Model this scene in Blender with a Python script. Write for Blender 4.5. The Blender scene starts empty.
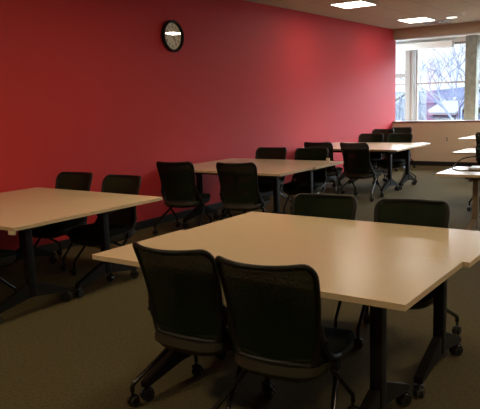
import bpy, bmesh, math, random
from mathutils import Vector, Matrix
random.seed(7)
sc = bpy.context.scene
COL = sc.collection
PI = math.pi
WX, FY, CZ = -5.661, 14.264, 3.091      # red wall, far half wall, ceiling
RX, NY = 4.2, -3.0                      # right wall, wall behind the viewer
WY = FY + 1.5                           # outer window wall

# ---------------------------------------------------------------- materials
def mat(name, col, rough=.6, metal=0, noise=None, bump=None, spec=.5, coat=0):
    m = bpy.data.materials.new(name); m.use_nodes = True
    nt = m.node_tree; b = nt.nodes['Principled BSDF']
    b.inputs['Base Color'].default_value = (*col, 1)
    b.inputs['Roughness'].default_value = rough
    b.inputs['Metallic'].default_value = metal
    b.inputs['Specular IOR Level'].default_value = spec
    b.inputs['Coat Weight'].default_value = coat
    tc = nt.nodes.new('ShaderNodeTexCoord')
    if noise:
        scale, amt = noise
        n = nt.nodes.new('ShaderNodeTexNoise'); n.inputs['Scale'].default_value = scale
        n.inputs['Detail'].default_value = 4
        nt.links.new(tc.outputs['Object'], n.inputs['Vector'])
        r = nt.nodes.new('ShaderNodeValToRGB')
        r.color_ramp.elements[0].position = .3; r.color_ramp.elements[1].position = .7
        r.color_ramp.elements[0].color = (*[c*(1-amt) for c in col], 1)
        r.color_ramp.elements[1].color = (*[min(1, c*(1+amt)) for c in col], 1)
        nt.links.new(n.outputs['Fac'], r.inputs['Fac'])
        nt.links.new(r.outputs['Color'], b.inputs['Base Color'])
    if bump:
        scale, st = bump
        n = nt.nodes.new('ShaderNodeTexNoise'); n.inputs['Scale'].default_value = scale
        nt.links.new(tc.outputs['Object'], n.inputs['Vector'])
        bp = nt.nodes.new('ShaderNodeBump'); bp.inputs['Strength'].default_value = st
        bp.inputs['Distance'].default_value = .01
        nt.links.new(n.outputs['Fac'], bp.inputs['Height'])
        nt.links.new(bp.outputs['Normal'], b.inputs['Normal'])
    return m

def emis(name, col, s):
    m = bpy.data.materials.new(name); m.use_nodes = True
    nt = m.node_tree; nt.nodes.clear()
    e = nt.nodes.new('ShaderNodeEmission'); e.inputs['Color'].default_value = (*col, 1); e.inputs['Strength'].default_value = s
    o = nt.nodes.new('ShaderNodeOutputMaterial'); nt.links.new(e.outputs[0], o.inputs[0])
    return m

M = {}
M['red'] = mat('red_paint', (.50, .032, .038), .6, bump=(160, .12), spec=.28)
M['beige'] = mat('beige_paint', (.60, .48, .33), .65, bump=(120, .08))
M['white'] = mat('white_paint', (.88, .86, .82), .6)
M['taupe'] = mat('taupe_paint', (.42, .34, .255), .6)
M['rubber'] = mat('black_rubber_base', (.010, .009, .009), .5)
M['cap'] = mat('stained_wood_cap', (.13, .05, .035), .4)
M['carpet'] = mat('olive_carpet', (.093, .076, .037), 1, noise=(55, .22), bump=(220, .5), spec=.08)
M['laminate'] = mat('cream_laminate', (.72, .59, .41), .25, noise=(180, .02), spec=.5)
M['edge'] = mat('laminate_edge_band', (.60, .47, .31), .5)
M['black'] = mat('black_powder_coat', (.005, .005, .005), .5, spec=.25)
M['tube'] = mat('gloss_black_tube', (.008, .008, .008), .22)
M['plastic'] = mat('black_plastic', (.006, .006, .005), .5, spec=.3)
M['seat'] = mat('seat_fabric', (.010, .012, .006), .95, noise=(140, .3), spec=.1)
M['shell'] = mat('seat_shell_plastic', (.022, .020, .011), .55)
M['wheel'] = mat('caster_rubber', (.008, .008, .008), .4)
M['cwheel'] = mat('translucent_grey_caster', (.16, .15, .13), .25)
M['silver'] = mat('beige_metal_paint', (.20, .15, .095), .45)
M['frame'] = mat('window_frame_paint', (.34, .30, .27), .5)
M['concrete'] = mat('raw_concrete', (.22, .21, .17), .85, noise=(6, .25), bump=(40, .3))
M['clockface'] = mat('clock_face_paper', (.90, .86, .76), .5)
M['ink'] = mat('black_ink', (.01, .01, .01), .5)
M['plate'] = mat('ivory_plastic', (.58, .47, .35), .4)
M['darkvent'] = mat('vent_slot_dark', (.05, .045, .04), .7)
M['vent'] = mat('vent_white_metal', (.6, .57, .52), .4)
M['cream'] = mat('cream_plastic', (.75, .62, .46), .4)
M['paper'] = mat('grey_silver_shell', (.50, .50, .52), .35)
M['snow'] = mat('hazy_snow', (.022, .025, .036), .9, noise=(.4, .15), spec=0)  # outdoor colours: blue-grey painted in for haze, darkened under the bright sky
M['bark'] = mat('hazy_bark', (.055, .066, .095), .9, spec=0)
M['conifer'] = mat('hazy_needles', (.008, .014, .028), .95, noise=(2, .4), spec=0)
M['ridge'] = mat('hazy_wood_hillside', (.020, .023, .036), .95, noise=(.09, .3), spec=0)
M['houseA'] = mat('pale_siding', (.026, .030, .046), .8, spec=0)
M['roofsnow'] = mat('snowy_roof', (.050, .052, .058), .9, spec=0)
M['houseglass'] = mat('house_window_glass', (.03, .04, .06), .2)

# suspended ceiling tile with faint joints
def ceiling_mat():
    m = mat('ceiling_tile', (.50, .43, .32), .9, bump=(90, .2), spec=.1)
    nt = m.node_tree; b = nt.nodes['Principled BSDF']
    tc = nt.nodes.new('ShaderNodeTexCoord')
    mp = nt.nodes.new('ShaderNodeMapping'); mp.inputs['Location'].default_value = (.13, -.18, 0)
    br = nt.nodes.new('ShaderNodeTexBrick'); br.offset = 0; br.squash = 1
    br.inputs['Scale'].default_value = 1; br.inputs['Brick Width'].default_value = .61; br.inputs['Row Height'].default_value = .61
    br.inputs['Mortar Size'].default_value = .010; br.inputs['Mortar Smooth'].default_value = .3
    br.inputs['Color1'].default_value = (.50, .43, .32, 1); br.inputs['Color2'].default_value = (.487, .418, .31, 1)
    br.inputs['Mortar'].default_value = (.385, .325, .24, 1)
    nt.links.new(tc.outputs['Object'], mp.inputs['Vector']); nt.links.new(mp.outputs['Vector'], br.inputs['Vector'])
    nt.links.new(br.outputs['Color'], b.inputs['Base Color'])
    return m
M['tile'] = ceiling_mat()

# woven mesh of the chair backs: dark threads with fine see-through holes
def mesh_mat():
    m = mat('woven_mesh', (.010, .016, .007), .85, spec=.12)
    nt = m.node_tree; b = nt.nodes['Principled BSDF']; out = nt.nodes['Material Output']
    t = nt.nodes.new('ShaderNodeBsdfTransparent'); mx = nt.nodes.new('ShaderNodeMixShader')
    tc = nt.nodes.new('ShaderNodeTexCoord'); n = nt.nodes.new('ShaderNodeTexNoise')
    n.inputs['Scale'].default_value = 260; nt.links.new(tc.outputs['Object'], n.inputs['Vector'])
    r = nt.nodes.new('ShaderNodeMapRange'); r.inputs['From Min'].default_value = .35; r.inputs['From Max'].default_value = .65
    r.inputs['To Min'].default_value = .0; r.inputs['To Max'].default_value = .27
    nt.links.new(n.outputs['Fac'], r.inputs['Value'])
    nt.links.new(r.outputs[0], mx.inputs[0]); nt.links.new(b.outputs[0], mx.inputs[1]); nt.links.new(t.outputs[0], mx.inputs[2])
    nt.links.new(mx.outputs[0], out.inputs[0])
    return m
M['mesh'] = mesh_mat()

def glass_mat(name, tint=(1, 1, 1), refl=.5):
    m = bpy.data.materials.new(name); m.use_nodes = True
    nt = m.node_tree; nt.nodes.clear()
    o = nt.nodes.new('ShaderNodeOutputMaterial'); t = nt.nodes.new('ShaderNodeBsdfTransparent'); t.inputs[0].default_value = (*tint, 1)
    g = nt.nodes.new('ShaderNodeBsdfGlossy'); g.inputs['Roughness'].default_value = .02
    lw = nt.nodes.new('ShaderNodeLayerWeight'); lw.inputs['Blend'].default_value = .5
    pw = nt.nodes.new('ShaderNodeMath'); pw.operation = 'POWER'; pw.inputs[1].default_value = 5
    f = nt.nodes.new('ShaderNodeMath'); f.operation = 'MULTIPLY_ADD'; f.inputs[1].default_value = .92; f.inputs[2].default_value = .08
    nt.links.new(lw.outputs['Facing'], pw.inputs[0]); nt.links.new(pw.outputs[0], f.inputs[0])
    mx = nt.nodes.new('ShaderNodeMixShader')
    nt.links.new(f.outputs[0], mx.inputs[0]); nt.links.new(t.outputs[0], mx.inputs[1]); nt.links.new(g.outputs[0], mx.inputs[2])
    nt.links.new(mx.outputs[0], o.inputs[0])
    return m
M['glass'] = glass_mat('window_glass')
M['clockglass'] = glass_mat('clock_glass')
M['lampwarm'] = emis('lit_diffuser_warm', (1, .88, .72), 24)
M['lampwall'] = emis('lit_diffuser', (1, .90, .76), 8)
M['lampnear'] = emis('near_fill_diffuser', (1, .78, .47), 20)  # unseen near panels, turned up as warm fill for the near room

# ---------------------------------------------------------------- mesh helpers
def obj(name, bm, m, parent=None, smooth=False, loc=None):
    me = bpy.data.meshes.new(name)
    bmesh.ops.recalc_face_normals(bm, faces=bm.faces[:])
    bm.to_mesh(me); bm.free()
    for mm in (m if isinstance(m, list) else [m]): me.materials.append(mm)
    if smooth:
        for p in me.polygons: p.use_smooth = True
        try: me.set_sharp_from_angle(angle=math.radians(40))
        except Exception: pass
    o = bpy.data.objects.new(name, me); COL.objects.link(o)
    if parent: o.parent = parent
    if loc: o.location = loc
    return o

def thing(name, label, cat, loc=(0, 0, 0), rz=0, group=None):
    o = bpy.data.objects.new(name, None); COL.objects.link(o)
    o.empty_display_size = .1
    o.location = loc; o.rotation_euler = (0, 0, rz); o['label'] = label; o['category'] = cat
    if group: o['group'] = group
    return o

def tag(o, label, cat, group=None, kind=None):
    o['label'] = label; o['category'] = cat
    if group: o['group'] = group
    if kind: o['kind'] = kind
    return o

def struct(name, bm, m, parent=None, **k):
    o = obj(name, bm, m, parent, **k)
    if not parent: o['kind'] = 'structure'
    return o

def dup(root, loc, rz, label, group=None):
    r = root.copy(); COL.objects.link(r); r.location = loc; r.rotation_euler = (0, 0, rz); r['label'] = label
    if group: r['group'] = group
    for ch in list(root.children):
        c = ch.copy(); COL.objects.link(c); c.parent = r
        for g in list(ch.children):
            d = g.copy(); COL.objects.link(d); d.parent = c
    return r

def box(bm, x0, x1, y0, y1, z0, z1, bev=0, seg=2, mi=0):
    r = bmesh.ops.create_cube(bm, size=1)
    for v in r['verts']:
        v.co = Vector(((x0+x1)/2+v.co.x*(x1-x0), (y0+y1)/2+v.co.y*(y1-y0), (z0+z1)/2+v.co.z*(z1-z0)))
    fs = {f for v in r['verts'] for f in v.link_faces}
    for f in fs: f.material_index = mi
    if bev:
        es = {e for v in r['verts'] for e in v.link_edges}
        bmesh.ops.bevel(bm, geom=list(es), offset=bev, segments=seg, affect='EDGES', profile=.5)
    return bm

def cyl(bm, p0, p1, r0, r1=None, n=20, mi=0):
    p0, p1 = Vector(p0), Vector(p1); d = p1-p0
    r = bmesh.ops.create_cone(bm, cap_ends=True, segments=n, radius1=r0, radius2=r0 if r1 is None else r1, depth=d.length)
    q = d.to_track_quat('Z', 'Y').to_matrix().to_4x4(); q.translation = (p0+p1)/2
    bmesh.ops.transform(bm, matrix=q, verts=r['verts'])
    for f in {f for v in r['verts'] for f in v.link_faces}: f.material_index = mi
    return bm

def spline(pts, n=6, closed=False):
    P = [Vector(p) for p in pts]; out = []
    N = len(P)
    rng = N if closed else N-1
    for i in range(rng):
        a = P[(i-1) % N] if (closed or i > 0) else P[i]
        b, c = P[i], P[(i+1) % N]
        d = P[(i+2) % N] if (closed or i+2 < N) else c
        for k in range(n):
            t = k/n
            out.append(.5*((2*b)+(c-a)*t+(2*a-5*b+4*c-d)*t*t+(3*b-a-3*c+d)*t**3))
    if not closed: out.append(P[-1])
    return out

def tube(bm, pts, r, n=10, closed=False, squash=None):
    P = [Vector(p) for p in pts]; N = len(P); rings = []
    up = Vector((0, 0, 1)); prev = None
    for i, p in enumerate(P):
        a = P[(i-1) % N] if (closed or i > 0) else p
        b = P[(i+1) % N] if (closed or i < N-1) else p
        t = (b-a).normalized()
        if prev is None:
            s = t.cross(up)
            if s.length < .05: s = t.cross(Vector((1, 0, 0)))
        else:
            s = prev - t*prev.dot(t)
        s.normalize(); prev = s; u = s.cross(t)
        rr = r[i] if isinstance(r, (list, tuple)) else r
        rings.append([bm.verts.new(p+(s*math.cos(2*PI*k/n)+u*math.sin(2*PI*k/n)*(squash or 1))*rr) for k in range(n)])
    for i in range(N if closed else N-1):
        A, B = rings[i], rings[(i+1) % N]
        for k in range(n): bm.faces.new((A[k], A[(k+1) % n], B[(k+1) % n], B[k]))
    if not closed:
        bm.faces.new(rings[0][::-1]); bm.faces.new(rings[-1])
    return bm

def prism_x(bm, prof, x0, x1, bev=0):
    a = [bm.verts.new((x0, y, z)) for y, z in prof]; b = [bm.verts.new((x1, y, z)) for y, z in prof]
    n = len(prof); fs = [bm.faces.new(a[::-1]), bm.faces.new(b)]
    for i in range(n): fs.append(bm.faces.new((a[i], a[(i+1) % n], b[(i+1) % n], b[i])))
    if bev:
        es = {e for f in fs for e in f.edges}
        bmesh.ops.bevel(bm, geom=list(es), offset=bev, segments=2, affect='EDGES')
    return bm

def nb(): return bmesh.new()

# ---------------------------------------------------------------- room
struct('floor', box(nb(), -8.2, RX+.2, NY-.2, WY+.3, -.15, 0), M['carpet'])
struct('ceiling', box(nb(), WX-.2, RX+.2, NY-.2, FY+.2, CZ, CZ+.12), M['tile'])
struct('wall_left', box(nb(), WX-.18, WX, NY-.2, FY+.16, 0, CZ), M['red'])
struct('wall_right', box(nb(), RX, RX+.18, NY-.2, WY+.3, 0, CZ), M['beige'])
struct('wall_near', box(nb(), WX, RX, NY-.18, NY, 0, CZ), M['beige'])
struct('wall_far', box(nb(), WX, RX, FY, FY+.16, 0, .985), M['beige'])
struct('trim_1', box(nb(), WX, RX, FY-.02, FY+.19, .985, 1.012, .004), M['cap'])
struct('trim_2', box(nb(), WX, RX, FY, FY+.22, 2.855, CZ, .004), M['taupe'])
struct('baseboard_left', box(nb(), WX, WX+.012, NY, FY, 0, .102, .003), M['rubber'])
struct('baseboard_far', box(nb(), WX+.012, RX, FY-.012, FY, 0, .102, .003), M['rubber'])
# window bay beyond the half wall
struct('ceiling', box(nb(), -8.2, RX+.2, FY+.22, WY+.3, 2.93, 3.05), M['white'])
struct('wall_left', box(nb(), -8.3, -8.1, FY, WY+.3, 0, 3.0), M['white'])
struct('wall_near', box(nb(), -8.2, WX-.18, FY-.1, FY+.06, 0, 3.0), M['white'])
struct('wall_far', box(nb(), -8.2, RX, WY-.05, WY+.2, 0, .62), M['white'])
struct('trim_4', box(nb(), -8.2, RX, WY-.03, WY+.2, 2.82, 2.96), M['white'])
bl = obj('roller_blind_box', box(nb(), -8.0, -4.70, WY-.24, WY-.06, 2.695, 2.86, .02, 3), M['white'])
tag(bl, 'long white roller blind box along the window head, ending at the bare branches', 'blind')
bm = nb(); box(bm, -4.39, -4.13, WY-.25, WY+.03, 0, 2.93, .012)
struct('trim_3', bm, M['concrete'])

def window(n, x0, x1, thick):
    w = bpy.data.objects.new('window_%d' % n, None); COL.objects.link(w); w['kind'] = 'structure'
    w.location = ((x0+x1)/2, WY, .62)
    X = (x1-x0)/2
    bm = nb()
    for a, b, c, d in ((-X, -X+.05, 0, 2.2), (X-.05, X, 0, 2.2), (-X, X, 0, .05), (-X, X, 2.15, 2.2)):
        box(bm, a, b, -.02, .06, c, d, .004)
    obj('window_frame', bm, M['frame'], w)
    bm = nb(); box(bm, -X+.05, X-.05, -.012, .05, 1.24, 1.275)
    obj('transom', bm, M['frame'], w)
    if thick:
        bm = nb(); box(bm, -X+.05, X-.05, -.02, .06, 1.43, 1.525, .004); obj('sash_rail', bm, M['frame'], w)
    bm = nb(); box(bm, -X+.05, X-.05, .015, .021, .05, 2.15)
    obj('pane', bm, M['glass'], w)
xs = [(-8.1, -5.88, True), (-5.66, -4.33, False), (-4.19, -2.2, False), (-2.0, -.2, False), (0, 2.0, False), (2.2, 4.2, False)]
for i, (a, b, t) in enumerate(xs): window(i+1, a, b, t)
for k, x in enumerate((-5.77, -2.1, -.1, 2.1)):
    bm = nb(); box(bm, x-.085, x+.085, WY-.12, WY+.10, .62, 2.82, .008)
    box(bm, x-.02, x+.02, WY-.15, WY-.12, .62, 2.82, .004)
    struct('trim_%d' % (5+k), bm, M['frame'])

# ---------------------------------------------------------------- ceiling fittings
def ceiling_light(x0, x1, y0, y1, label, dim=False):
    t = thing('ceiling_light', label, 'ceiling light', ((x0+x1)/2, (y0+y1)/2, CZ), 0, 'recessed ceiling lights')
    X, Y = (x1-x0)/2, (y1-y0)/2; bm = nb()
    for a in ((-X, X, -Y, -Y+.025), (-X, X, Y-.025, Y), (-X, -X+.025, -Y+.025, Y-.025), (X-.025, X, -Y+.025, Y-.025)):
        box(bm, *a, -.012, 0, .002)
    obj('frame', bm, M['vent'], t)
    obj('diffuser', box(nb(), -X+.025, X-.025, -Y+.025, Y-.025, -.007, -.001), M['lampnear' if dim else ('lampwall' if x0 < -4 else 'lampwarm')], t)
ceiling_light(-4.93, -4.34, 9.62, 10.28, 'lit square ceiling light panel nearer the viewer, at the top edge')
ceiling_light(-4.93, -4.34, 12.55, 13.30, 'lit ceiling light panel nearest the far beam, beside the vent')
for k, (x, y) in enumerate(((-2.05, 10.75), (-1.9, 12.9), (.9, 9.95), (.9, 12.9))):
    ceiling_light(x-.3, x+.3, y-.33, y+.33, 'lit ceiling light panel to the right of the view', False)
for k, (x, y) in enumerate(((-3.2, 4.5), (.9, 4.2), (-3.2, .6), (.9, .4))):
    ceiling_light(x-.3, x+.3, y-.33, y+.33, 'unseen warm ceiling light panel turned up over the near tables', True)

t = thing('air_vent', 'white slotted air diffuser in the ceiling beside the far light', 'air vent', (-4.50, 13.66, CZ), 0)
bm = nb(); V = .30
for a in ((-V, V, -V, -V+.03), (-V, V, V-.03, V), (-V, -V+.03, -V+.03, V-.03), (V-.03, V, -V+.03, V-.03)): box(bm, *a, -.016, 0, .003)
obj('frame', bm, M['vent'], t)
obj('backing', box(nb(), -V+.03, V-.03, -V+.03, V-.03, -.004, -.001), M['darkvent'], t)
for r in (.23, .165, .10):
    bm = nb()
    for a in ((-r, r, -r, -r+.02), (-r, r, r-.02, r), (-r, -r+.02, -r+.02, r-.02), (r-.02, r, -r+.02, r-.02)): box(bm, *a, -.012, -.004)
    obj('louvre', bm, M['vent'], t)
t = thing('round_downlight', 'small round white downlight right of the air diffuser', 'ceiling light', (-3.975, 13.05, CZ))
obj('lens', cyl(nb(), (0, 0, -.004), (0, 0, -.012), .10, .095, 32), emis('lit_lens', (1, .95, .86), 2), t, True)
bm = nb(); tube(bm, [(.105*math.cos(a*PI/16), .105*math.sin(a*PI/16), -.006) for a in range(32)], .006, 8, True)
obj('rim', bm, M['white'], t, True)
for k, (x, y, l) in enumerate(((-3.62, 10.97, 'tiny white sprinkler head in the ceiling, nearer the viewer'), (-3.60, 12.54, 'tiny white sprinkler head in the ceiling, nearer the beam'))):
    t = thing('sprinkler_head', l, 'sprinkler', (x, y, CZ), 0, 'ceiling sprinklers')
    obj('escutcheon', cyl(nb(), (0, 0, 0), (0, 0, -.008), .035, .03), M['white'], t, True)
    bm = nb(); cyl(bm, (0, 0, -.008), (0, 0, -.04), .010, .008, 10); cyl(bm, (0, 0, -.04), (0, 0, -.044), .018, .018, 14)
    obj('deflector', bm, M['white'], t, True)

# wall outlet
t = thing('wall_outlet', 'ivory outlet plate low on the beige far wall', 'outlet', (-4.39, FY, .60))
obj('cover_plate', box(nb(), -.036, .036, -.006, 0, -.058, .058, .003), M['plate'], t)
for dz in (-.024, .024):
    bm = nb(); box(bm, -.016, .016, -.009, -.006, dz-.014, dz+.014, .002); obj('socket', bm, M['ink'], t)

# ---------------------------------------------------------------- clock
t = thing('wall_clock', 'round wall clock with black rim and white face on the red wall', 'clock', (WX, 6.555, 2.45), 0)
R = .205
bm = nb()
prof = [(R-.035, .012), (R-.028, .045), (R-.010, .052), (R, .040), (R, .0), (R-.035, 0)]
N = 48; rings = []
for k in range(N):
    a = 2*PI*k/N; rings.append([bm.verts.new((d, r*math.sin(a), r*math.cos(a))) for r, d in prof])
for k in range(N):
    A, B = rings[k], rings[(k+1) % N]
    for j in range(len(prof)): bm.faces.new((A[j], A[(j+1) % len(prof)], B[(j+1) % len(prof)], B[j]))
obj('rim', bm, M['plastic'], t, True)
obj('dial', cyl(nb(), (.004, 0, 0), (.014, 0, 0), R-.032, None, 48), M['clockface'], t, True)
def clock_pt(ang, r): return (.0, -0+math.sin(ang)*r, math.cos(ang)*r)
# facing +X, the viewer's right is +Y
for h in range(1, 13):
    cu = bpy.data.curves.new('numeral', 'FONT'); cu.body = str(h); cu.size = .056; cu.align_x = 'CENTER'; cu.align_y = 'CENTER'; cu.extrude = .0005
    tmp = bpy.data.objects.new('tmp', cu); COL.objects.link(tmp)
    dg = bpy.context.evaluated_depsgraph_get(); me = bpy.data.meshes.new_from_object(tmp.evaluated_get(dg))
    bpy.data.objects.remove(tmp)
    a = h*PI/6; o = bpy.data.objects.new('numeral', me); COL.objects.link(o); o.parent = t
    me.materials.clear(); me.materials.append(M['ink'])
    o.matrix_local = Matrix.Translation((.0148, math.sin(a)*.128, math.cos(a)*.128)) @ Matrix(((0, 0, 1, 0), (1, 0, 0, 0), (0, 1, 0, 0), (0, 0, 0, 1)))
bm = nb()
for k in range(60):
    a = k*PI/30; w = .002 if k % 5 == 0 else .0008
    s, c = math.sin(a), math.cos(a); r0, r1 = .155, .166
    q = [(s*r0-c*w, c*r0+s*w), (s*r0+c*w, c*r0-s*w), (s*r1+c*w, c*r1-s*w), (s*r1-c*w, c*r1+s*w)]
    bm.faces.new([bm.verts.new((.0148, y, z)) for y, z in q])
obj('minute_track', bm, M['ink'], t)
def hand(name, ang, L, w, d):
    bm = nb(); s, c = math.sin(ang), math.cos(ang)
    q = [(-.025, w), (-.025, -w), (L, -w*.5), (L, w*.5)]
    lo = [bm.verts.new((d, s*a+c*b, c*a-s*b)) for a, b in q]; hi = [bm.verts.new((d+.0015, s*a+c*b, c*a-s*b)) for a, b in q]
    bm.faces.new(lo); bm.faces.new(hi[::-1])
    for i in range(4): bm.faces.new((lo[i], lo[(i+1) % 4], hi[(i+1) % 4], hi[i]))
    obj(name, bm, M['ink'], t)
hand('hour_hand', math.radians(132), .085, .006, .018)
hand('minute_hand', math.radians(146), .125, .0042, .021)
obj('hub', cyl(nb(), (.014, 0, 0), (.026, 0, 0), .009), M['ink'], t, True)
bm = nb(); ringsg = []
for j in range(7):
    rr = (R-.030)*j/6; d = .034+.0006*(1-(j/6)**2)
    ringsg.append([bm.verts.new((d, rr*math.sin(2*PI*k/48), rr*math.cos(2*PI*k/48))) for k in range(48)] if j else [bm.verts.new((d, 0, 0))])
for k in range(48): bm.faces.new((ringsg[0][0], ringsg[1][k], ringsg[1][(k+1) % 48]))
for j in range(1, 6):
    for k in range(48): bm.faces.new((ringsg[j][k], ringsg[j+1][k], ringsg[j+1][(k+1) % 48], ringsg[j][(k+1) % 48]))
obj('cover_glass', bm, M['clockglass'], t, True)

# ---------------------------------------------------------------- casters
def caster_bm(r=.030, w=.018, hood=True):
    """hub centre at z=r, stem up to z=.085 above the floor; local origin on the floor"""
    bm = nb()
    for s in (-1, 1):
        x0 = s*.006; x1 = s*(.006+w)
        cyl(bm, (x0, 0, r), (x1, 0, r), r, r*.93, 20, 1)
        cyl(bm, (x1, 0, r), (x1+s*.002, 0, r), r*.45, r*.4, 14, 0)
    # hood: arched fender between the wheels
    pts = [(0, math.cos(a)*(r+.003), r+math.sin(a)*(r+.003)) for a in [PI*k/10 for k in range(0, 9)]]
    tube(bm, pts, .009, 8)
    cyl(bm, (0, -.004, r+.01), (0, -.004, .085), .008, .008, 12)
    return bm
_cm = {}
def caster(parent, loc, rz=0, table=False, wheel='wheel'):
    key = (table, wheel)
    if key not in _cm:
        o = obj('caster', caster_bm(.034 if table else .029, .020 if table else .017), [M['plastic'], M[wheel]], parent, True)
        _cm[key] = o
    else:
        o = _cm[key].copy(); COL.objects.link(o); o.parent = parent
    o.location = loc; o.rotation_euler = (0, 0, rz)
    return o

# ---------------------------------------------------------------- table
TW, TD, TH = 1.83, .782, .740
def make_table(lm='black', inset=.43, wheelmat='wheel'):
    t = thing('folding_table', 'x', 'table')
    X, Y = TW/2, TD/2
    obj('tabletop', box(nb(), -X+.002, X-.002, -Y+.002, Y-.002, TH-.028, TH, .0004, 1), M['laminate'], t)
    bm = nb()
    for a in ((-X, X, -Y, -Y+.002), (-X, X, Y-.002, Y), (-X, -X+.002, -Y+.002, Y-.002), (X-.002, X, -Y+.002, Y-.002)): box(bm, *a, TH-.0275, TH-.0003)
    obj('edge_band', bm, M['edge'], t)
    lo = -.13; xr = X-.225; xw = -X+inset
    for x in (xw, xr):
        bm = nb()
        box(bm, x-.030, x+.030, lo-.034, lo+.034, .13, TH-.075, .010, 3)
        prof = [(-.345, .078), (-.345, .112), (-.060, .235), (.060, .235), (.345, .112), (.345, .078), (.045, .135), (-.045, .135)]
        prism_x(bm, [(a+lo, b) for a, b in prof], x-.024, x+.024, .004)
        box(bm, x-.045, x+.045, lo-.065, lo+.065, TH-.085, TH-.028, .008)
        lg = obj('leg', bm, M[lm], t, True)
        for q in (-1, 1): caster(lg, (x, lo+q*.325, 0), random.uniform(-.6, .6), True, wheelmat)
    bm = nb(); box(bm, xw, xr, lo-.025, lo+.025, TH-.080, TH-.035, .005)
    obj('cross_beam', bm, M[lm], t)
    for s in (-1, 1):
        bm = nb(); x = xr if s > 0 else xw
        prism_x(bm, [(a+lo, b) for a, b in ((-.22, TH-.028), (-.22, TH-.04), (-.06, TH-.075), (.06, TH-.075), (.26, TH-.04), (.26, TH-.028))], x-.020+s*.055, x+.020+s*.055, .003)
        obj('tilt_bracket', bm, M[lm], t)
    return t
tb = make_table()
first = [True]
def put_table(x, y, label, group, rz=0, src=None):
    """x, y = front-left corner"""
    c = Vector((TW/2, TD/2, 0)); c.rotate(Matrix.Rotation(rz, 3, 'Z'))
    loc = (x+c.x, y+c.y, 0)
    if first[0] and src is None:
        first[0] = False; tb.location = loc; tb.rotation_euler = (0, 0, rz); tb['label'] = label; tb['group'] = group
        return tb
    return dup(src or tb, loc, rz, label, group)
G = TD+.0004
gt = 'cream topped flip tables on casters'
put_table(-2.711, 2.366, 'large cream table closest to the viewer, the two nearest chairs tucked under it', gt)
put_table(-2.675, 2.366+G, 'cream table behind the closest one, its right end jutting out past it', gt)
tl = put_table(WX+.003, 2.664, 'cream table at the left frame edge, front half of the left pair', gt)
tl.scale.x = .975
obj('ganging_clip', box(nb(), TW/2-.075, TW/2-.015, -TD/2+.003, -TD/2+.03, TH-.058, TH-.028, .003), M['cream'], tl)
put_table(WX+.003, 2.664+G, 'cream table against the red wall, back half of the left pair', gt).scale.x = .975
put_table(WX+.055, 6.150, 'cream table in the middle of the red wall, front half of its pair', gt)
put_table(WX+.085, 6.150+G, 'cream table in the middle of the red wall, back half of its pair', gt)
put_table(WX+.09, 9.615, 'pale table near the far corner of the red wall, front half of its pair', gt)
put_table(WX+.10, 9.615+G, 'pale table near the far corner of the red wall, back half of its pair', gt)
tb2 = make_table('silver', .36)
tb2.location = (-2.193+TW/2, 6.74+TD/2, 0); tb2['label'] = 'white-lit table at right edge with beige legs and a black cable on top'; tb2['group'] = gt
put_table(-2.80, 9.36, 'pale table corner at the right edge, behind the table with the cable', gt)
put_table(-3.60, 12.34, 'pale table corner at the right edge nearest the far beige wall', gt)
put_table(-3.60, 12.34+G, 'pale table at the right edge, pushed behind the farthest visible one', gt)

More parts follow.
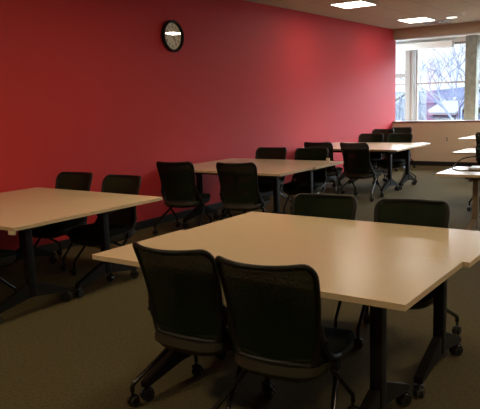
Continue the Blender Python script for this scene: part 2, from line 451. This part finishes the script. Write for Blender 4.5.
# ---------------------------------------------------------------- chair
def bs(u, v):
    """backrest surface, u -1..1 across, v 0..1 upwards (rear is -Y)"""
    w = .197 + .030*math.sin(v*PI*.5) + .012*v**3
    z = .405 + .480*v
    y = -.205 - .035*v - .095*v**2.2 - .065*(1-u*u)*(.45+.55*v) + .025*u*u*v
    z += .012*abs(u)**3*v
    return Vector((u*w, y, z))
def make_chair():
    t = thing('nesting_chair', 'x', 'chair')
    # seat cushion: stacked super-ellipse rings
    def ring(bm, hx, y0, y1, z, dz=0, n=40):
        vs = []
        for k in range(n):
            a = 2*PI*k/n; c, s = math.cos(a), math.sin(a); e = .42
            x = hx*math.copysign(abs(c)**e, c); yy = math.copysign(abs(s)**e, s)
            y = (y0+y1)/2 + yy*(y1-y0)/2
            f = max(0, (y-.12)/.14)
            taper = 1 - .10*max(0, -yy)
            vs.append(bm.verts.new((x*taper, y, z - dz*f*f - .012*(1-(x/hx)**2)*(0 if dz == 0 else 1))))
        return vs
    def loft(bm, rs):
        for A, B in zip(rs, rs[1:]):
            n = len(A)
            for k in range(n): bm.faces.new((A[k], A[(k+1) % n], B[(k+1) % n], B[k]))
        bm.faces.new(rs[0][::-1]); bm.faces.new(rs[-1])
    bm = nb()
    loft(bm, [ring(bm, .235, -.225, .245, .410, .03), ring(bm, .248, -.235, .258, .422, .03), ring(bm, .248, -.235, .258, .440, .03), ring(bm, .235, -.222, .245, .453, .03), ring(bm, .18, -.17, .19, .455, .03)])
    obj('seat', bm, M['seat'], t, True)
    bm = nb()
    loft(bm, [ring(bm, .15, -.19, .18, .332, .02), ring(bm, .218, -.245, .225, .342, .025), ring(bm, .244, -.272, .250, .375, .03), ring(bm, .247, -.262, .256, .411, .03)])
    obj('seat_shell', bm, M['shell'], t, True)
    # woven panel
    bm = nb(); nu, nv = 16, 16; g = []
    for j in range(nv+1):
        row = []
        for i in range(nu+1):
            u = -1+2*i/nu; v = j/nv
            # rounded corners: pull the edge in near top and bottom
            lim = 1.0
            if v > .84: lim = 1-.20*(1-math.sqrt(max(0, 1-((v-.84)/.16)**2)))
            if v < .10: lim = 1-.15*(1-math.sqrt(max(0, 1-((.10-v)/.10)**2)))
            row.append(bm.verts.new(bs(u*lim*.97, v*.985+.008)))
        g.append(row)
    fs = []
    for j in range(nv):
        for i in range(nu): fs.append(bm.faces.new((g[j][i], g[j][i+1], g[j+1][i+1], g[j+1][i])))
    r = bmesh.ops.extrude_face_region(bm, geom=fs)
    for v in r['geom']:
        if isinstance(v, bmesh.types.BMVert): v.co.y += .003
    obj('backrest', bm, M['mesh'], t, True)
    # frame round it
    out = []
    def seq(n, f):
        for k in range(n): out.append(f(k/n))
    rc = .20
    rb = .15
    seq(8, lambda q: (-1+rb+(2-2*rb)*q, 0))
    seq(6, lambda q: (1-rb+rb*math.sin(q*PI/2), .10-.10*math.cos(q*PI/2)))
    seq(10, lambda q: (1, .10+.74*q))
    seq(6, lambda q: (1-rc+rc*math.cos(q*PI/2), .84+.16*math.sin(q*PI/2)))
    seq(8, lambda q: (1-rc-(2-2*rc)*q, 1))
    seq(6, lambda q: (-1+rc-rc*math.sin(q*PI/2), .84+.16*math.cos(q*PI/2)))
    seq(10, lambda q: (-1, .84-.74*q))
    seq(6, lambda q: (-1+rb-rb*math.cos(q*PI/2), .10-.10*math.sin(q*PI/2)))
    bm = nb(); pts = [bs(a, b) for a, b in out]
    tube(bm, pts, [.0125+.006*max(0, 1-b/.45) for a, b in out], 10, True)
    obj('back_frame', bm, M['plastic'], t, True)
    # side arms joining back to seat, with pivot knob
    for s in (-1, 1):
        bm = nb()
        P = spline([(s*.218, -.212, .60), (s*.226, -.205, .53), (s*.240, -.15, .44), (s*.235, -.03, .40)], 5)
        tube(bm, P, .017, 10, squash=1)
        cyl(bm, (s*.215, -.195, .515), (s*.252, -.195, .515), .017, .015, 16)
        cyl(bm, (s*.215, -.09, .385), (s*.258, -.09, .385), .026, .024, 16)
        obj('back_bracket', bm, M['plastic'], t, True)
    for s in (-1, 1):
        bm = nb()
        P = spline([(s*.225, -.13, .385), (s*.228, -.02, .29), (s*.232, .12, .165), (s*.234, .160, .128), (s*.235, .166, .085)], 6)
        tube(bm, P, .0115, 10)
        lg = obj('leg', bm, M['tube'], t, True); caster(lg, (s*.235, .170, 0), random.uniform(-1.2, 1.2))
        bm = nb()
        P = spline([(s*.175, .10, .365), (s*.212, .00, .30), (s*.285, -.265, .150), (s*.300, -.305, .118), (s*.302, -.310, .085)], 6)
        tube(bm, P, .0130, 10)
        lg = obj('leg', bm, M['tube'], t, True); caster(lg, (s*.302, -.306, 0), random.uniform(-1.2, 1.2))
    bm = nb(); tube(bm, [(-.225, -.10, .375), (0, -.10, .355), (.225, -.10, .375)], .012, 10)
    tube(bm, spline([(-.175, .10, .365), (0, .11, .352), (.175, .10, .365)], 5), .012, 10)
    obj('crossbar', bm, M['tube'], t, True)
    return t
ch = make_chair()
fc = [True]
BT = .36       # back top sits this far behind the chair origin
def put_chair(x, y, deg, label, away=True, group='black mesh back nesting chairs'):
    """x, y = top centre of the backrest; away: chair faces +Y (we see its back)"""
    rz = math.radians(deg) + (0 if away else PI)
    d = Vector((0, BT, 0)); d.rotate(Matrix.Rotation(rz, 3, 'Z'))
    loc = (x+d.x, y+d.y, 0)
    if fc[0]:
        fc[0] = False; ch.location = loc; ch.rotation_euler = (0, 0, rz); ch['label'] = label; ch['group'] = group; return ch
    return dup(ch, loc, rz, label, group)
put_chair(-1.991, 2.176, 3, 'left of the two nearest black mesh-back chairs, tucked under the closest table')
put_chair(-1.445, 2.15, 6, 'right of the two nearest black mesh-back chairs, largest in view')
put_chair(-2.12, 4.09, 8, 'dark chair back behind the closest tables, the left one', False).scale.z = .98
put_chair(-1.475, 4.09, 9, 'dark chair back behind the closest tables, right one near the jutting table corner', False).scale.z = .98
put_chair(-5.158, 4.400, 5, 'dark chair against the red wall behind the left tables, left one of two', False)
put_chair(-4.439, 4.371, 2, 'dark chair behind the left tables, right one below the clock', False)
put_chair(-4.546, 2.448, 8, 'dark chair partly cut by the left frame edge, under the left front table')
put_chair(-4.944, 5.624, 14, 'black chair seen from behind at the middle tables, left one beside red wall')
put_chair(-4.128, 5.731, 14, 'black chair seen from behind at the middle tables, right one')
put_chair(-4.93, 7.84, 8, 'dark chair facing us behind the middle tables, left one', False)
put_chair(-4.27, 7.84, 8, 'dark chair facing us behind the middle tables, right one by the table corner', False)
put_chair(-4.818, 8.955, 6, 'black chair seen from behind at the far tables, left one')
put_chair(-4.186, 8.917, -4, 'black chair seen from behind at the far tables, right one, fully in view')
put_chair(-4.88, 11.29, 2, 'dark chair facing us behind the far tables, left one', False)
put_chair(-4.33, 11.33, -1, 'dark chair facing us behind the far tables, right one', False)
put_chair(-5.35, 13.00, 2, 'spare black chair parked in the far corner beside the red wall', False)
put_chair(-5.24, 13.74, 6, 'spare black chair parked in the far corner under the window, farther right', False)
put_chair(-2.069, 8.722, 4, 'black chair cut by the right frame edge, behind the table with the cable')
put_chair(-2.875, 11.733, 4, 'black chair cut by the right frame edge, nearest the far beige wall')

# ---------------------------------------------------------------- small things
o = obj('cream_block', box(nb(), -.022, .022, -.012, .012, 0, .045, .002), M['cream'], None, False, (-3.93, 7.62, TH))  # plain cream block, its use unknown
tag(o, 'small cream block standing on the corner of the middle back table', 'card holder')
# cable + laptop on the right-hand table
z0 = TH
bm = nb()
P = spline([(-2.02, 7.06, z0+.007), (-2.13, 7.16, z0+.007), (-2.17, 7.34, z0+.03), (-2.10, 7.46, z0+.10), (-1.92, 7.46, z0+.125), (-1.72, 7.46, z0+.095), (-1.56, 7.44, z0+.02),
            (-1.50, 7.28, z0+.007), (-1.58, 7.10, z0+.007), (-1.80, 7.08, z0+.007), (-2.02, 7.06, z0+.007)], 8)
tube(bm, P, .006, 8)
tag(obj('power_cable', bm, M['plastic'], None, True), 'black power cable looping up from the right-hand table', 'cable')
t = thing('laptop', 'closed flat grey laptop lying on the right-hand table under the cable', 'laptop', (-1.80, 7.28, z0), .1)
obj('base', box(nb(), -.17, .17, -.12, .12, .003, .018, .004), M['paper'], t)
obj('screen_lid', box(nb(), -.17, .17, -.12, .12, .019, .027, .003), M['paper'], t)
bm = nb()
for a in (-.15, .15):
    for b in (-.10, .10): cyl(bm, (a, b, 0), (a, b, .003), .008)
obj('foot', bm, M['plastic'], t)
t = thing('notebook', 'dark notebook lying open-edged on the laptop at the frame edge', 'notebook', (-1.72, 7.31, z0+.027), -.15)
obj('cover', box(nb(), -.11, .11, -.08, .08, 0, .004, .001), M['plastic'], t)
obj('pages', box(nb(), -.105, .105, -.075, .075, .004, .016, .001), M['white'], t)

# ---------------------------------------------------------------- outside
GZ = -4.5
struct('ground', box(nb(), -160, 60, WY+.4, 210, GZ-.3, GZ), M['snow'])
def ridge():
    bm = nb(); nx, ny = 70, 8; g = []
    for j in range(ny+1):
        row = []
        for i in range(nx+1):
            x = -190+i*230/nx; q = j/ny
            hgt = (8.4+1.6*math.sin(x*.045)+.9*math.sin(x*.13+1)+random.uniform(-.5, .5))*math.sin(min(1, q*1.2)*PI/2)
            row.append(bm.verts.new((x, 120+q*60, GZ-.1+hgt)))
        g.append(row)
    for j in range(ny):
        for i in range(nx): bm.faces.new((g[j][i], g[j][i+1], g[j+1][i+1], g[j+1][i]))
    r = bmesh.ops.extrude_face_region(bm, geom=bm.faces[:])
    for v in r['geom']:
        if isinstance(v, bmesh.types.BMVert): v.co.z = GZ-.3
    return bm
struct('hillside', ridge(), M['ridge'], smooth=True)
def house(x, y, w, d, h, rz, label):
    t = thing('house', label, 'house', (x, y, GZ), rz, 'houses beyond the window')
    obj('walls', box(nb(), -w/2, w/2, -d/2, d/2, 0, h), M['houseA'], t)
    bm = nb(); p = [(-w/2-.4, h-.1), (0, h+w*.32), (w/2+.4, h-.1), (w/2+.4, h+.15), (0, h+w*.32+.3), (-w/2-.4, h+.15)]
    a = [bm.verts.new((x_, -d/2-.4, z_)) for x_, z_ in p]; b = [bm.verts.new((x_, d/2+.4, z_)) for x_, z_ in p]
    for i in range(6): bm.faces.new((a[i], a[(i+1) % 6], b[(i+1) % 6], b[i]))
    bm.faces.new((a[0], a[1], a[4], a[5])); bm.faces.new((a[1], a[2], a[3], a[4])); bm.faces.new((b[0], b[5], b[4], b[1])); bm.faces.new((b[1], b[4], b[3], b[2]))
    obj('roof', bm, M['roofsnow'], t)
    for k in (-1, 1):
        for zz in ((1.2, 2.3),) + (((3.6, 4.6),) if h > 4.5 else ()):
            obj('window', box(nb(), k*w*.26-.5, k*w*.26+.5, -d/2-.05, -d/2+.02, zz[0], zz[1]), M['houseglass'], t)
    return t
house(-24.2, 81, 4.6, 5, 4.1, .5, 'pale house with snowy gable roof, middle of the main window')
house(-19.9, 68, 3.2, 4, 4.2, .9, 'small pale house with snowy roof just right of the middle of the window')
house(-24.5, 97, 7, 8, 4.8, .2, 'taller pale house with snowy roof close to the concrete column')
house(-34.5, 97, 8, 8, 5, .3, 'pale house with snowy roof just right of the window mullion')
def grow(segs, p, d, L, r, depth, spread):
    q = p+d*L; segs.append((p, q, r, r*.68))
    if depth == 0: return
    for k in range(3 if depth > 1 else 2):
        ax = Vector((random.uniform(-1, 1), random.uniform(-1, 1), random.uniform(-.2, .6))).normalized()
        nd = (d+ax*spread).normalized(); grow(segs, q, nd, L*random.uniform(.62, .85), r*.62, depth-1, spread)
def bare_tree(x, y, H, label, depth=6, lean=(0, 0)):
    t = thing('bare_tree', label, 'tree', (x, y, GZ), 0, 'bare winter trees outside')
    segs = []; p = Vector((0, 0, 0)); d = Vector((lean[0], lean[1], 1)).normalized()
    top = d*H*.32
    bm = nb(); tube(bm, [Vector((0, 0, 0)), top*.5+Vector((.05, 0, 0)), top], [H*.024, H*.020, H*.017], 10)
    obj('trunk', bm, M['bark'], t, True)
    for k in range(4):
        a = k*PI/2+random.uniform(-.3, .3)
        grow(segs, top, (d+Vector((math.cos(a), math.sin(a), 0))*.75).normalized(), H*.17, H*.0105, depth-1, .62)
    bm = nb()
    for a, b, r0, r1 in segs: 
        n = 4
        dd = (b-a).normalized(); s = dd.cross(Vector((.3, .9, .2))).normalized(); u = s.cross(dd)
        A = [bm.verts.new(a+(s*math.cos(2*PI*i/n)+u*math.sin(2*PI*i/n))*max(r0, .006)) for i in range(n)]
        B = [bm.verts.new(b+(s*math.cos(2*PI*i/n)+u*math.sin(2*PI*i/n))*max(r1, .005)) for i in range(n)]
        for i in range(n): bm.faces.new((A[i], A[(i+1) % n], B[(i+1) % n], B[i]))
    obj('branches', bm, M['bark'], t)
bare_tree(-13.3, 46, 11.5, 'large bare tree with spreading branches just left of the concrete column')
bare_tree(-21.6, 73, 8.5, 'smaller bare tree farther off, left of the large bare tree', 5)
bare_tree(-3.5, 40, 11, 'bare tree outside, right of the concrete column', 5)
def conifer(x, y, H, label):
    t = thing('conifer', label, 'tree', (x, y, GZ), 0, 'evergreens outside')
    bm = nb(); cyl(bm, (0, 0, 0), (0, 0, H*.25), H*.03, H*.02, 8); obj('trunk', bm, M['bark'], t)
    bm = nb()
    for k in range(9):
        z = H*(.12+.86*k/9); r = H*.22*(1-k/9.6); n = 14
        tip = bm.verts.new((0, 0, z+H*.17)); ring = [bm.verts.new((math.cos(2*PI*i/n)*r*(1 if i % 2 else .68), math.sin(2*PI*i/n)*r*(1 if i % 2 else .68), z-random.uniform(0, .03)*H)) for i in range(n)]
        for i in range(n): bm.faces.new((tip, ring[i], ring[(i+1) % n]))
        bm.faces.new(ring[::-1])
    obj('foliage', bm, M['conifer'], t)
conifer(-24.75, 70, 6.6, 'dark blue-green conifer just right of the window mullion')
conifer(-23.0, 60, 6.3, 'dark conifer left of the mullion behind the narrow window')
conifer(-19.6, 50, 5.3, 'small dark conifer low at the left end of the window')
conifer(-30.2, 84, 5.6, 'conifer between the snowy roofs right of the middle of the window')

# ---------------------------------------------------------------- light
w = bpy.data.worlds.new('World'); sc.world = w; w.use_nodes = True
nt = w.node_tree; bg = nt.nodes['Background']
tc = nt.nodes.new('ShaderNodeTexCoord'); n = nt.nodes.new('ShaderNodeTexNoise'); n.inputs['Scale'].default_value = 3; n.inputs['Detail'].default_value = 5
r = nt.nodes.new('ShaderNodeValToRGB'); r.color_ramp.elements[0].position = .35; r.color_ramp.elements[1].position = .7
r.color_ramp.elements[0].color = (.58, .79, .96, 1); r.color_ramp.elements[1].color = (.90, .95, 1, 1)
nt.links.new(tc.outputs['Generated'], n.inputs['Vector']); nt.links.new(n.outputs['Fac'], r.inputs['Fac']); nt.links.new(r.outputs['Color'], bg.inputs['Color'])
# overcast sky: dim at the horizon, far brighter higher up
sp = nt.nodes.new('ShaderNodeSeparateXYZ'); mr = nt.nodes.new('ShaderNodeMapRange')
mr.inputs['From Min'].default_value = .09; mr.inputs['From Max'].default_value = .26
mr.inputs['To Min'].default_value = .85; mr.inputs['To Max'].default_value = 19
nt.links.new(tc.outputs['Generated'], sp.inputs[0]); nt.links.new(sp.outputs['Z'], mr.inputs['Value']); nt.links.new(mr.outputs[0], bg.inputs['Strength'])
# portals so that daylight through the real window openings is sampled well
pl = bpy.data.lights.new('window_portal', 'AREA'); pl.shape = 'RECTANGLE'; pl.size = 12.2; pl.size_y = 2.2; pl.cycles.is_portal = True
po = bpy.data.objects.new('window_portal', pl); COL.objects.link(po); po.location = (-1.95, WY+.12, 1.72); po.rotation_euler = (-PI/2, 0, 0)

# ---------------------------------------------------------------- camera
pi_, ro, ya, h = .1595295, -.03259, .616326, 1.5613
F = Vector((-math.sin(ya)*math.cos(pi_), math.cos(ya)*math.cos(pi_), -math.sin(pi_)))
Rv = Vector((math.cos(ya), math.sin(ya), 0)); U = Rv.cross(F)
R2 = math.cos(ro)*Rv+math.sin(ro)*U; U2 = -math.sin(ro)*Rv+math.cos(ro)*U
cd = bpy.data.cameras.new('camera'); cam = bpy.data.objects.new('camera', cd); COL.objects.link(cam)
mw = Matrix((R2, U2, -F)).transposed().to_4x4(); mw.translation = (0, 0, h); cam.matrix_world = mw
cd.sensor_fit = 'HORIZONTAL'; cd.sensor_width = 36; cd.lens = 634.4666*36/480; cd.clip_start = .05; cd.clip_end = 500
sc.camera = cam
vs = sc.view_settings
sc.display_settings.display_device = 'sRGB'
vs.view_transform = 'Standard'; vs.look = 'None'; vs.gamma = 1; vs.use_curve_mapping = False
vs.exposure = .82
